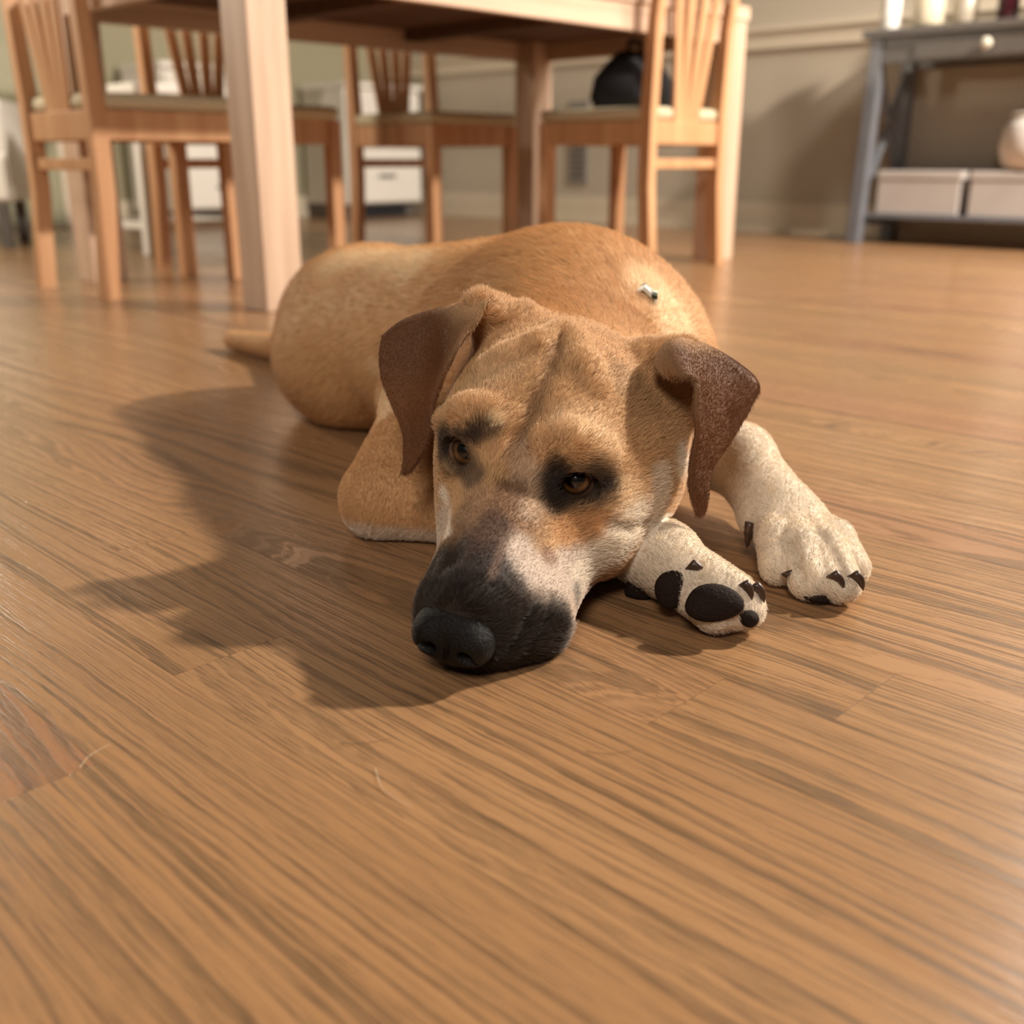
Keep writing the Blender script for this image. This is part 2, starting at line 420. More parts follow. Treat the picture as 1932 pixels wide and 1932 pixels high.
# things on the console
def stand(name, prof, mat, x, y, label, cat, z=CH):
    p = cw(x, y); e = empty(name, (p[0], p[1], z+.0005)); tag(e, label, cat)
    lathe('body', prof, mat, e); return e
M_CER = simple_mat('white_ceramic', (238, 234, 228), .2)
M_CREAMC = simple_mat('cream_ceramic', (206, 194, 168), .35)
e = stand('pillar_candle', [(.034, 0), (.036, .004), (.036, .150), (.030, .158), (.012, .154)], M_CER, .045, .05, 'tall white candle at the end of the console', 'candle')
lathe('wick', [(.0015, 0), (.0015, .012)], M_BLACK, e, 8, (0, 0, .153))
e = stand('jar', [(.050, 0), (.058, .02), (.060, .10), (.046, .135), (.046, .15), (.050, .155)], M_CREAMC, .175, .09, 'round cream jar next to the white candle', 'jar')
lathe('lid', [(.051, 0), (.051, .012), (.03, .022), (.012, .026), (.014, .04), (.004, .044)], M_CREAMC, e, 32, (0, 0, .155))
e = stand('canister', [(.042, 0), (.045, .006), (.045, .12), (.040, .126)], simple_mat('taupe_tin', (176, 164, 146), .4, .2), .30, .13, 'taupe canister between cream jar and wine bottle', 'canister')
lathe('lid', [(.0465, 0), (.0465, .02), (.040, .026)], simple_mat('taupe_tin_lid', (150, 138, 120), .4, .2), e, 32, (0, 0, .126))
e = stand('wine_bottle', [(.036, 0), (.038, .005), (.038, .19), (.030, .215), (.014, .24), (.013, .30)], simple_mat('dark_red_glass', (54, 20, 26), .12), .47, .10, 'dark red bottle standing on the console', 'bottle')
lathe('cap', [(.0145, 0), (.0145, .03), (.012, .032)], simple_mat('foil', (120, 40, 40), .35, .6), e, 24, (0, 0, .29))
e = stand('vase', [(.045, 0), (.055, .01), (.066, .07), (.060, .13), (.040, .17), (.044, .19)], M_CER, .60, .10, 'glossy white vase standing on the console', 'vase')
# white pouf-like basket on the low shelf
for i_, (x0, x1, lb) in enumerate(((.07, .40, 'short white lidded box on the console shelf, beside the leg nearest the table'), (.44, 1.05, 'long white lidded box on the console shelf, under the basket'))):
    p_ = cw(x0, .04); e = empty('storage_box', (p_[0], p_[1], .1185), con.rotation_euler.z); tag(e, lb, 'box', 'white boxes on the console shelf')
    ya, yb = sorted((0, SGN*.24))
    box('box_body', (0, ya, 0), (x1-x0, yb, .13), M_BOX, e, .004); box('box_lid', (-.004, ya-.004, .131), (x1-x0+.004, yb+.004, .165), M_BOX, e, .005)
pb = cw(.64, .16); e = empty('basket', (pb[0], pb[1], .284)); tag(e, 'rounded white woven basket on top of a white box under the console', 'basket')
lathe('body', [(.10, 0), (.135, .02), (.15, .08), (.14, .15), (.12, .19), (.112, .188), (.128, .14)], simple_mat('white_weave', (228, 220, 212), .8, 0, .08, 60, .5), e)
lathe('rim', [(.119, 0), (.123, .004), (.123, .014), (.116, .018)], M_WHITEP, e, 32, (0, 0, .188))

# ---- white stool behind the left chair
SP = G(287, 482)
st = empty('stool', (SP[0], SP[1], 0), ANG); tag(st, 'white painted wooden stool behind the left dining chair', 'stool')
for (x, y) in ((0, 0), (.0, .42), (.36, 0), (.36, .42)): beam('leg', (x, y, 0), (x*.92+.015, y*.92+.017, .54), .042, .042, M_WHITEP, st, .004)
for (x0, y0, x1, y1) in ((.01, .02, .01, .41), (.35, .02, .35, .41), (.02, .01, .35, .01), (.02, .41, .35, .41)):
    for z in (.10, .40): beam('rung', (x0, y0, z), (x1, y1, z), .024, .036, M_WHITEP, st, .003, (0, 0, 1))
box('seat', (-.01, -.01, .54), (.38, .44, .575), M_WHITEP, st, .008)

# ---- low cabinets along the olive wall
def cabinet(name, p, wdt, dep, hgt, label, mat, rows=2, vent=False):
    # p: corner at the wall; runs along -UA, front faces -UD
    p = p-UD*.03; e = empty(name, (p[0], p[1], 0), math.atan2(-UA[1], -UA[0])); tag(e, label, 'cabinet')
    box('carcass', (0, .0, .08), (wdt, dep-.02, hgt-.03), mat, e, .003)
    box('top', (-.01, -.0, hgt-.03), (wdt+.01, dep+.01, hgt), mat, e, .004)
    box('plinth', (.02, .0, 0), (wdt-.02, dep-.06, .08), M_DARKG, e, .002)
    for k in range(rows):
        z0 = .09+k*(hgt-.13)/rows; z1 = z0+(hgt-.13)/rows-.012
        d = box('drawer', (.01, dep-.019, z0), (wdt-.01, dep, z1), mat, e, .003)
        box('handle', (wdt/2-.06, dep+.0005, (z0+z1)/2-.008), (wdt/2+.06, dep+.016, (z0+z1)/2+.008), M_DARKG, d, .003)
    if vent:
        v_ = box('vent_grille', (.10, dep-.06, .012), (wdt-.10, dep-.045, .072), M_BLACK, e, .001)
    return e
cabinet('drawer_cabinet', CORNER-UA*.12, .55, .42, .74, 'white cabinet with dark vent grille by the wall corner', M_WHITEP, 2, True)
cabinet('drawer_cabinet', CORNER-UA*1.15, .62, .42, .78, 'white cabinet behind the far dining chairs, three drawers', M_WHITEP, 3)
# bright white chest on dark legs, past the left chair
cx = G(36, 468)
hc_ = empty('chest', (cx[0], cx[1], 0), .25); tag(hc_, 'bright white chest on short dark legs beside the left dining chair', 'chest')
box('carcass', (-.70, .012, .17), (0, .42, .54), M_WHITEP, hc_, .004)
for k in range(2):
    d_ = box('drawer', (-.69, 0, .18+k*.18), (-.01, .0115, .345+k*.18), M_WHITEP, hc_, .004)
    box('handle', (-.42, -.018, .255+k*.18), (-.28, -.0005, .270+k*.18), M_DARKG, d_, .003)
for (x, y) in ((-.66, .03), (-.04, .03), (-.66, .38), (-.04, .38)): box('leg', (x-.02, y-.02, 0), (x+.02, y+.02, .17), M_DARKG, hc_, .003)
# framed panel door in the olive wall
dp = CORNER-UA*2.55
dr_ = empty('door_1', (dp[0], dp[1], 0), math.atan2(-UA[1], -UA[0])); dr_['kind'] = 'structure'
box('door_leaf', (-.40, .002, .01), (.30, .030, 2.05), simple_mat('sage_paint', (150, 146, 118), .5), dr_, .003)
for (x0, x1, z0, z1) in ((-.48, -.40, 0, 2.1), (.30, .38, 0, 2.1), (-.40, .30, 2.05, 2.13)):
    box('door_casing', (x0, .001, z0), (x1, .040, z1), M_TRIM, dr_, .003)
for (z0, z1) in ((.2, .85), (1.0, 1.9)):
    box('door_panel', (-.28, .0285, z0), (.18, .036, z1), simple_mat('sage_panel', (158, 152, 124), .5), dr_, .006)
lathe('door_knob', [(.008, 0), (.010, .02), (.026, .035), (.028, .05), (.015, .06)], simple_mat('brass', (170, 140, 80), .3, .9), dr_, 20).location = (0, 0, 0)
kb = dr_.children[-1]; kb.rotation_euler = (-math.pi/2, 0, 0); kb.location = (-.34, .030, .95)
# ------------------------------------------------------------------ the dog: one continuous body from a smooth distance field
def nrm(v): v = np.asarray(v, float); return v/np.linalg.norm(v)
# head pose: eyes' midpoint, muzzle direction and eye line read from the photograph
HEAD_E = P(981, 879, 0.740)
NOSE_W = G(860, 1192, 0.033)
_d = nrm(NOSE_W-HEAD_E)
# eye line: slope in the picture, turned so that the dog's left eye is the nearer one
_b = -0.30
HX = nrm([1.0, _b, (-62.0/222.0-_b*ST)/CT])
_d = nrm(_d-HX*(_d@HX))
_up0 = np.cross(_d, HX)
HY = nrm(_d*math.cos(math.radians(19))+_up0*math.sin(math.radians(19)))
HZ = np.cross(HY, HX)
HM = np.stack([HX, HY, HZ], 1)      # columns: dog's left, forward, up
def hw(p): return np.asarray(p, float)@HM.T+HEAD_E
def hl(p): return (np.asarray(p, float)-HEAD_E)@HM

class Prim:
    def __init__(s, kind, k, op, head, **kw):
        s.kind, s.k, s.op, s.head = kind, k, op, head
        s.__dict__.update(kw)
        if kind == 'ell':
            s.c = np.asarray(s.c, float); s.r = np.asarray(s.r, float)
            c = hw(s.c) if head else s.c; R = s.r.max()
            s.lo, s.hi = c-R, c+R
        else:
            s.a = np.asarray(s.a, float); s.b = np.asarray(s.b, float)
            a, b = (hw(s.a), hw(s.b)) if head else (s.a, s.b)
            R = max(s.ra, s.rb); s.lo, s.hi = np.minimum(a, b)-R, np.maximum(a, b)+R
    def d(s, p):
        q = hl(p) if s.head else p
        if s.kind == 'ell':
            q = q-s.c
            if s.rot is not None: q = q@s.rot
            k0 = np.sqrt(((q/s.r)**2).sum(-1)); k1 = np.sqrt(((q/(s.r*s.r))**2).sum(-1))+1e-9
            return k0*(k0-1.0)/k1
        ab = s.b-s.a; q = q-s.a
        t = np.clip((q@ab)/(ab@ab), 0, 1)
        return np.sqrt(((q-t[..., None]*ab)**2).sum(-1))-(s.ra+(s.rb-s.ra)*t)
def ell(c, r, k=0.02, op='u', head=False, rot=None): return Prim('ell', k, op, head, c=c, r=r, rot=rot)
def cone(a, b, ra, rb, k=0.02, op='u', head=False): return Prim('cone', k, op, head, a=a, b=b, ra=ra, rb=rb)
def smin(a, b, k):
    h = np.clip(0.5+0.5*(b-a)/k, 0, 1); return b+(a-b)*h-k*h*(1-h)
def smax(a, b, k): return -smin(-a, -b, k)
def combine(acc, pr, dd):
    if pr.op == 'u': return smin(acc, dd, pr.k)
    return smax(acc, -dd, pr.k)
def axes(*cols): return np.stack([nrm(c) for c in cols], 1)

EYE_DIR = {}
EYE_C = {}
EYE_R = 0.0148
EYE_OPEN = []
NL = hl(NOSE_W)                     # nose pad in head coordinates
print('nose local', NL, HM)
def mz(y, x, z):                    # muzzle coordinates: the muzzle leans a little to one side
    t = max(0.0, y)/NL[1]
    return (x+NL[0]*t, y, z+(NL[2]+.051)*t)
def head_prims():
    L = []
    H = dict(head=True)
    L.append(ell((.003, -.080, -.008), (.080, .095, .068), 0.02, **H))
    L.append(ell((0, -.095, .010), (.060, .072, .050), 0.03, **H))
    for s in (-1, 1):
        L.append(ell((s*.032, -.018, .013), (.027, .032, .025), 0.025, **H))
    L.append(ell((-.044, -.050, -.036), (.026, .055, .040), 0.03, **H))
    L.append(ell((.062, -.040, -.034), (.030, .056, .040), 0.03, **H))
    L.append(ell((-.026, -.02, -.066), (.026, .060, .032), 0.03, **H))
    L.append(ell((.056, -.035, -.052), (.036, .056, .036), 0.03, **H))
    L.append(ell((.078, -.085, -.022), (.032, .050, .048), 0.03, **H))
    L.append(ell(hl(P(1268, 752, .838)), (.028, .032, .040), 0.02, **H))
    # roots of the ears
    L.append(cone(hl(P(950, 606, .865)), hl(P(908, 578, .842)), .024, .0135, 0.02, **H))
    L.append(cone(hl(P(1240, 690, .835)), hl(P(1292, 668, .826)), .022, .013, 0.02, **H))
    L.append(cone(mz(0, .004, -.043), mz(.105, .006, -.055), .046, .038, 0.03, **H))
    L.append(cone(mz(0, 0, -.014), mz(.126, 0, -.040), .026, .0235, 0.022, **H))
    # lips: the dog's left one spreads on the floor
    L.append(cone(mz(.035, -.008, -.058), mz(.118, -.006, -.062), .027, .024, 0.015, **H))
    L.append(cone(mz(.030, .034, -.064), mz(.090, .036, -.062), .033, .030, 0.018, **H))
    L.append(cone(mz(.090, .032, -.062), mz(.118, .020, -.060), .029, .022, 0.015, **H))
    L.append(cone(mz(.06, .01, -.078), mz(.120, .008, -.074), .022, .018, 0.012, **H))
    L.append(ell(mz(.130, 0, -.050), (.022, .014, .018), 0.010, **H))
    # brow furrow on the midline, folds of loose skin
    for s in (-1, 1):
        e = np.array([s*.0445, 0.002, 0.0]); dr = nrm((s*.28, .90, .28))
        EYE_DIR[s] = dr; c = e-dr*.0080; EYE_C[s] = c
        L.append(ell(c, (.0188, .0188, .0188), 0.012, **H))
        wv = nrm(np.cross(dr, (s*.0, 0, 1))); hv = np.cross(wv, dr)
        wv2 = nrm(wv*1+hv*(-.12*s)); hv2 = np.cross(wv2, dr)
        EYE_OPEN.append(ell(c+dr*.016-hv2*.0010, (.0160, .0118, .012), 0.003, op='s', rot=axes(wv2, hv2, dr), **H))
        L.append(EYE_OPEN[-1])
    return L
def body_prims():
    L = []
    bx = nrm((-.59, .81, 0)); nx = np.array([-bx[1], bx[0], 0]); R = axes(bx, nx, UZ)
    L.append(ell((.045, 1.13, .120), (.20, .135, .128), 0.03, rot=R))
    L.append(ell((-.075, 1.26, .108), (.20, .128, .118), 0.05, rot=R))
    L.append(ell((-.185, 1.42, .103), (.155, .122, .113), 0.05, rot=R))
    L.append(ell((-.215, 1.335, .075), (.120, .082, .085), 0.03, rot=R))
    L.append(ell((.080, 1.03, .118), (.075, .080, .092), 0.04))
    L.append(ell((-.066, 1.055, .095), (.066, .072, .082), 0.03))
    L.append(cone(hw((0, -.10, -.03)), (.055, 1.08, .135), .078, .115, 0.04))
    # hind leg folded out on the far side of the body
    L.append(cone((-.12, 1.47, .070), (.015, 1.43, .058), .075, .050, 0.04))
    L.append(cone((.015, 1.43, .055), (.045, 1.58, .034), .045, .028, 0.03))
    L.append(cone((.045, 1.58, .032), (.110, 1.49, .024), .026, .024, 0.015))
    L.append(cone((-.25, 1.56, .055), (-.36, 1.72, .025), .035, .024, 0.03))
    L.append(cone((-.36, 1.72, .025), (-.495, 1.865, .018), .024, .016, 0.01))
    return L
PAWTOES = {}
def arm_prims():
    L = []
    # dog's right foreleg: elbow out to the side, forearm under the chin, paw rolled over
    L.append(cone((-.068, 1.02, .080), (-.116, .900, .036), .056, .036, 0.02))
    L.append(cone((-.118, .893, .029), (-.045, .880, .031), .032, .033, 0.015))
    L.append(cone((-.045, .888, .033), (.075, .800, .030), .033, .025, 0.015))
    L.append(cone((.075, .800, .030), (.118, .757, .030), .026, .027, 0.012))
    # palm and toes
    L.append(cone((.112, .757, .030), G(1378, 1122, .027), .0265, .0175, 0.012))
    L.append(cone((.105, .748, .034), G(1290, 1090, .030), .018, .0150, 0.008))
    L.append(cone((.122, .742, .022), G(1352, 1148, .019), .018, .0175, 0.010))
    L.append(cone((.135, .735, .020), G(1402, 1148, .018), .016, .0150, 0.007))
    # dog's left foreleg, white
    L.append(cone((.085, 1.06, .085), (.135, 1.02, .055), .060, .045, 0.02))
    L.append(cone((.135, 1.02, .055), (.210, .938, .058), .040, .031, 0.02))
    L.append(cone((.210, .938, .058), (.226, .862, .038), .030, .029, 0.015))
    L.append(ell((.232, .848, .030), (.037, .040, .025), 0.012))
    for (a, b, ra, rb) in (((.218, .835, .030), G(1470, 1068, .017), .016, .0155),
                           ((.232, .828, .033), G(1528, 1093, .017), .017, .0165),
                           ((.246, .830, .032), G(1585, 1100, .017), .016, .0160),
                           ((.256, .838, .028), G(1606, 1070, .016), .015, .0145)):
        m = (np.asarray(a)*.45+np.asarray(b)*.55); m[2] = .030
        L.append(cone(a, m, ra*.9, rb*1.0, 0.004)); L.append(cone(m, b, rb*1.0, rb*.96, 0.003))
    return L
GROUPS = [head_prims(), body_prims(), arm_prims()]
def kmix_head(p):      # head flows into the neck, but only rests on the forelegs
    return 0.05
def k_arm(p):
    return 0.004+0.030*np.clip((p[..., 1]-0.90)/0.10, 0, 1)
def join_groups(fs, p):
    hb = smin(fs[0], fs[1], 0.045)
    return smin(hb, fs[2], k_arm(p))
def group_sdf(p):
    out = []
    for g in GROUPS:
        acc = np.full(p.shape[:-1], 1.0)
        for pr in g: acc = combine(acc, pr, pr.d(p))
        out.append(acc)
    return out
def floor_cut(f, p): return smax(f, 0.0015-p[..., 2], 0.004)
def sdf(p): return floor_cut(join_groups(group_sdf(p), p), p)

def grid_field(lo, hi, h):
    ns = np.ceil((hi-lo)/h).astype(int)+1
    ax = [lo[i]+h*np.arange(ns[i]) for i in range(3)]
    fs = []
    for g in GROUPS:
        acc = np.full(tuple(ns), 0.06, np.float32)
        for pr in g:
            m = 0.012+pr.k+ (0.02 if pr.op == 'u' else 0.0)
            i0 = np.maximum(np.floor((pr.lo-m-lo)/h).astype(int), 0); i1 = np.minimum(np.ceil((pr.hi+m-lo)/h).astype(int)+1, ns)
            if (i1 <= i0).any(): continue
            sl = tuple(slice(i0[k], i1[k]) for k in range(3))
            q = np.stack(np.meshgrid(*[ax[k][sl[k]] for k in range(3)], indexing='ij'), -1)
            acc[sl] = combine(acc[sl], pr, pr.d(q))
        fs.append(acc)
    Yk = np.zeros((1, ns[1], 1, 3)); Yk[0, :, 0, 1] = ax[1]
    f = smin(smin(fs[0], fs[1], 0.045), fs[2], k_arm(Yk))
    z = ax[2][None, None, :]
    return smax(f, 0.0015-z, 0.004).astype(np.float32)

def surface_nets(f, lo, h):
    s = f < 0
    S = [s[i:s.shape[0]-1+i, j:s.shape[1]-1+j, k:s.shape[2]-1+k] for i in (0, 1) for j in (0, 1) for k in (0, 1)]
    cnt = sum(x.astype(np.int8) for x in S)
    act = np.argwhere((cnt > 0) & (cnt < 8))
    idx = -np.ones(cnt.shape, np.int64); idx[tuple(act.T)] = np.arange(len(act))
    acc = np.zeros((len(act), 3)); n = np.zeros(len(act))
    for axn in range(3):
        o = [a for a in range(3) if a != axn]
        for i in (0, 1):
            for j in (0, 1):
                a = act.copy(); a[:, o[0]] += i; a[:, o[1]] += j
                b = a.copy(); b[:, axn] += 1
                fa, fb = f[tuple(a.T)], f[tuple(b.T)]
                m = (fa < 0) != (fb < 0)
                t = np.where(m, fa/np.where(m, fa-fb, 1), 0)
                pt = a.astype(float); pt[:, axn] += t
                acc[m] += pt[m]; n[m] += 1
    V = lo+h*acc/n[:, None]
    Q = []
    for axn in range(3):
        o = [(axn+1) % 3, (axn+2) % 3]
        a = np.moveaxis(s, axn, 0); sh = [slice(None)]*3
        s0 = [slice(None)]*3; s1 = [slice(None)]*3; s0[axn] = slice(0, -1); s1[axn] = slice(1, None)
        d = s[tuple(s0)] != s[tuple(s1)]
        e = np.argwhere(d)
        ok = np.all([(e[:, k] > 0) & (e[:, k] < cnt.shape[k]) for k in o], axis=0)
        e = e[ok]
        q = []
        for (i, j) in ((1, 1), (0, 1), (0, 0), (1, 0)):
            c = e.copy(); c[:, o[0]] -= i; c[:, o[1]] -= j; q.append(idx[tuple(c.T)])
        q = np.stack(q, 1); inside = s[tuple(e.T)]
        q[~inside] = q[~inside][:, ::-1]
        Q.append(q)
    return V, np.concatenate(Q)
def grad(p, f0=None, e=0.0006):
    return np.stack([sdf(p+np.eye(3)[i]*e)-sdf(p-np.eye(3)[i]*e) for i in range(3)], -1)/(2*e)
def project(p, n=2):
    g = grad(p); g2 = np.maximum((g*g).sum(-1), 0.05)[:, None]
    for _ in range(n):
        p = p-np.clip(sdf(p)[:, None]/g2, -.004, .004)*g
    return p
def march(x, y, t0=0.45, t1=2.2):       # where a line of sight meets the dog
    r = nrm(ray(x, y)); o = np.array([0, 0, CAMH]); t = t0
    for _ in range(160):
        p = o+r*t; f = float(sdf(p[None])[0])
        if f < 0.0002: return p
        t += f*0.7
        if t > t1: break
    return None

def small_mesh(prims, lo, hi, h):
    ns = np.ceil((np.asarray(hi)-lo)/h).astype(int)+1
    ax = [lo[i]+h*np.arange(ns[i]) for i in range(3)]
    q = np.stack(np.meshgrid(*ax, indexing='ij'), -1)
    def f_(p):
        acc = np.full(p.shape[:-1], 1.0)
        for pr in prims: acc = combine(acc, pr, pr.d(p))
        return acc
    V, Q = surface_nets(f_(q), np.asarray(lo), h)
    for _ in range(2):
        e = h*.3
        g = np.stack([f_(V+np.eye(3)[i]*e)-f_(V-np.eye(3)[i]*e) for i in range(3)], -1)/(2*e)
        V = V-(np.clip(f_(V), -h, h)/np.maximum((g*g).sum(-1), .1))[:, None]*g
    return V, Q

# folds and creases of the loose skin, laid on the surface
def surf_pts(px):
    return [q for q in (march(*c) for c in px) if q is not None]
def crease(px, r, k, lift, op, grp=0):
    W = surf_pts(px); W = [q-nrm(ray(*c))*lift for q, c in zip(W, px)]
    return [cone(a_, b_, r, r, k, op=op) for a_, b_ in zip(W, W[1:])]
FOLDS = []
FOLDS += crease([(1056, 628), (1015, 652), (962, 672), (922, 694)], .0075, .010, -.0035, 'u')
FOLDS += crease([(1082, 640), (1100, 690), (1122, 730)], .007, .012, -.0050, 'u')
FOLDS += crease([(1062, 630), (1042, 690), (1012, 760), (988, 830), (962, 900)], .0024, .014, .0006, 's')
FOLDS += crease([(842, 794), (880, 776), (928, 780)], .008, .014, -.0055, 'u')
FOLDS += crease([(1030, 838), (1080, 830), (1135, 854)], .009, .014, -.0045, 'u')
FOLDS += crease([(1012, 1130), (992, 1180), (955, 1228)], .0016, .008, .0006, 's')
FOLDS += crease([(1040, 1125), (1030, 1170), (1000, 1215)], .0012, .006, .0004, 's')
FOLDS += crease([(1150, 985), (1190, 1000), (1225, 985)], .0016, .009, .0004, 's')
FOLDS += crease([(955, 562), (1020, 548), (1090, 545), (1170, 560)], .0035, .018, .0006, 's')
FOLDS += crease([(860, 1000), (850, 1050), (815, 1110)], .002, .012, .0004, 's')
FOLDS += EYE_OPEN
GROUPS[2] = GROUPS[2]+crease([(1492, 1012), (1500, 1050), (1510, 1088)], .0032, .006, .0010, 's')+crease([(1550, 1002), (1580, 1050), (1594, 1100)], .0030, .006, .0010, 's')
GROUPS[0] = GROUPS[0]+FOLDS

def build_dog_mesh():
    h = 0.003
    lo = np.array([-.54, .54, -.006]); hi = np.array([.33, 1.93, .285])
    f = grid_field(lo, hi, h)
    V, Q = surface_nets(f, lo, h)
    # finer faces on head and paws
    bm = bmesh.new()
    me = bpy.data.meshes.new('tmp'); me.from_pydata(V, [], Q); bm.from_mesh(me); bpy.data.meshes.remove(me)
    bm.verts.ensure_lookup_table()
    near = [e for e in bm.edges if (e.verts[0].co.y < 0.93 and e.verts[1].co.y < 0.93)]
    bmesh.ops.subdivide_edges(bm, edges=near, cuts=1, use_grid_fill=True)
    bmesh.ops.triangulate(bm, faces=bm.faces)
    bm.verts.index_update()
    V = np.array([v.co[:] for v in bm.verts]); T = np.array([[v.index for v in fc.verts] for fc in bm.faces])
    bm.free()
    V = project(V, 2)
    return V, T
import time as _t
_t0 = _t.time()
DV, DT = build_dog_mesh()
print('dog mesh', len(DV), len(DT), _t.time()-_t0)
# ------------------------------------------------------------------ coat colours: markings and a few lit areas as soft patches in space
FAWN, TAN, RUST = lin((210, 166, 116)), lin((192, 154, 112)), lin((192, 144, 96))
CREAM, WHITE, BLACK = lin((234, 208, 168)), lin((226, 212, 192)), lin((42, 32, 27))
GREY, DUSK, EARB, EARD = lin((196, 178, 162)), lin((120, 88, 64)), lin((118, 76, 46)), lin((90, 57, 35))
def wobble(p, f, seed):
    r = np.random.RandomState(seed); o = np.zeros(len(p))
    for _ in range(6):
        o += np.sin(p@(r.normal(size=3)*f)+r.uniform(0, 6.3))
    return o/6
def sstep(a, b, x):
    t = np.clip((x-a)/(b-a), 0, 1); return t*t*(3-2*t)
PATCHES = []        # (3-D points of a stroke, radius m, colour, strength)
def patch(pts, r, col, al, soft=0.5):
    W = [march(*q) for q in pts]
    W = [q for q in W if q is not None]
    if not W: return
    dep = np.mean([q[1]*CT+(CAMH-q[2])*ST for q in W])
    PATCHES.append((np.array(W), r*dep/FPX, np.array(col), al, soft))
def patch3(pts, r, col, al, soft=0.5):
    PATCHES.append((np.array(pts), r, np.array(col), al, soft))
def define_patches():
    # crown, temples
    patch([(1080, 600), (1150, 640)], 110, RUST, .45)
    patch([(900, 720), (940, 690)], 70, CREAM, .25)
    patch([(1050, 660), (1018, 740), (985, 830)], 24, DUSK, .40)
    patch([(1180, 720), (1210, 760)], 60, DUSK, .28)
    patch([(1090, 790), (1150, 830)], 60, CREAM, .30)
    patch([(985, 860), (1000, 960)], 40, GREY, .35)
    # white of cheeks and lips
    patch([(1195, 985), (1150, 1035)], 55, WHITE, .95)
    patch([(1245, 900), (1235, 990)], 36, WHITE, .8)
    patch([(990, 1050), (1040, 1100), (1085, 1070)], 58, GREY, .95)
    patch([(1120, 1060), (1090, 1110)], 40, WHITE, .7)
    patch([(836, 930), (842, 1010)], 16, WHITE, .9)
    patch([(1185, 925)], 36, CREAM, .6)
    # rust under the dog's left eye, brown patch on the muzzle
    patch([(1060, 1000), (1110, 985)], 42, RUST, .9)
    patch([(1035, 1050)], 26, lin((140, 105, 84)), .75)
    # dusky bridge running into the black muzzle
    patch([(965, 920), (935, 990)], 34, DUSK, .75)
    patch([(930, 990), (895, 1070)], 46, lin((80, 58, 46)), .85)
    patch([(905, 1075), (865, 1120), (850, 1160)], 74, BLACK, .97, .6)
    patch([(940, 1140), (960, 1190)], 52, BLACK, .95)
    patch([(1010, 1180), (1055, 1165)], 50, BLACK, .85)
    patch([(1088, 1125)], 34, BLACK, .6)
    patch([(820, 1190), (900, 1240), (980, 1225)], 44, BLACK, .97)
    patch([(950, 1030), (925, 1090)], 12, lin((120, 92, 74)), .5)
    # black eye rims
    for s, rr in ((-1, .021), (1, .024)):
        q = EYE_C[s]+EYE_DIR[s]*.0135
        patch3([hw(q+np.array([-s*.006, .002, -.002])), hw(q+np.array([s*.006, -.004, .002]))], rr, BLACK, .97, .5)
    patch([(900, 815), (922, 808)], 30, lin((66, 48, 36)), .8)
    patch([(880, 890), (895, 905)], 32, lin((60, 44, 34)), .75)
    patch([(872, 826), (895, 822)], 24, lin((52, 38, 30)), .85)
    patch([(938, 792)], 22, CREAM, .8)
    patch([(1050, 925)], 50, BLACK, .97, .6)
    patch([(1045, 900), (1040, 950)], 36, BLACK, .85)
    patch([(1145, 912)], 18, BLACK, .8)
    patch([(1048, 872)], 22, BLACK, .7)
    # pale breast and neck; lamp light painted in cream on neck, rump, shoulder
    patch([(1230, 540), (1275, 610)], 70, CREAM, .85)  # neck side: pale fur plus the lamp light falling on it
    patch([(1285, 870)], 40, WHITE, .9)
    patch([(640, 490), (720, 480), (780, 500)], 60, CREAM, .6)  # lit top of the rump, put into the coat as cream
    patch([(705, 690), (725, 780)], 26, CREAM, .5)  # bright strip of light along the shoulder, painted as coat colour
define_patches()
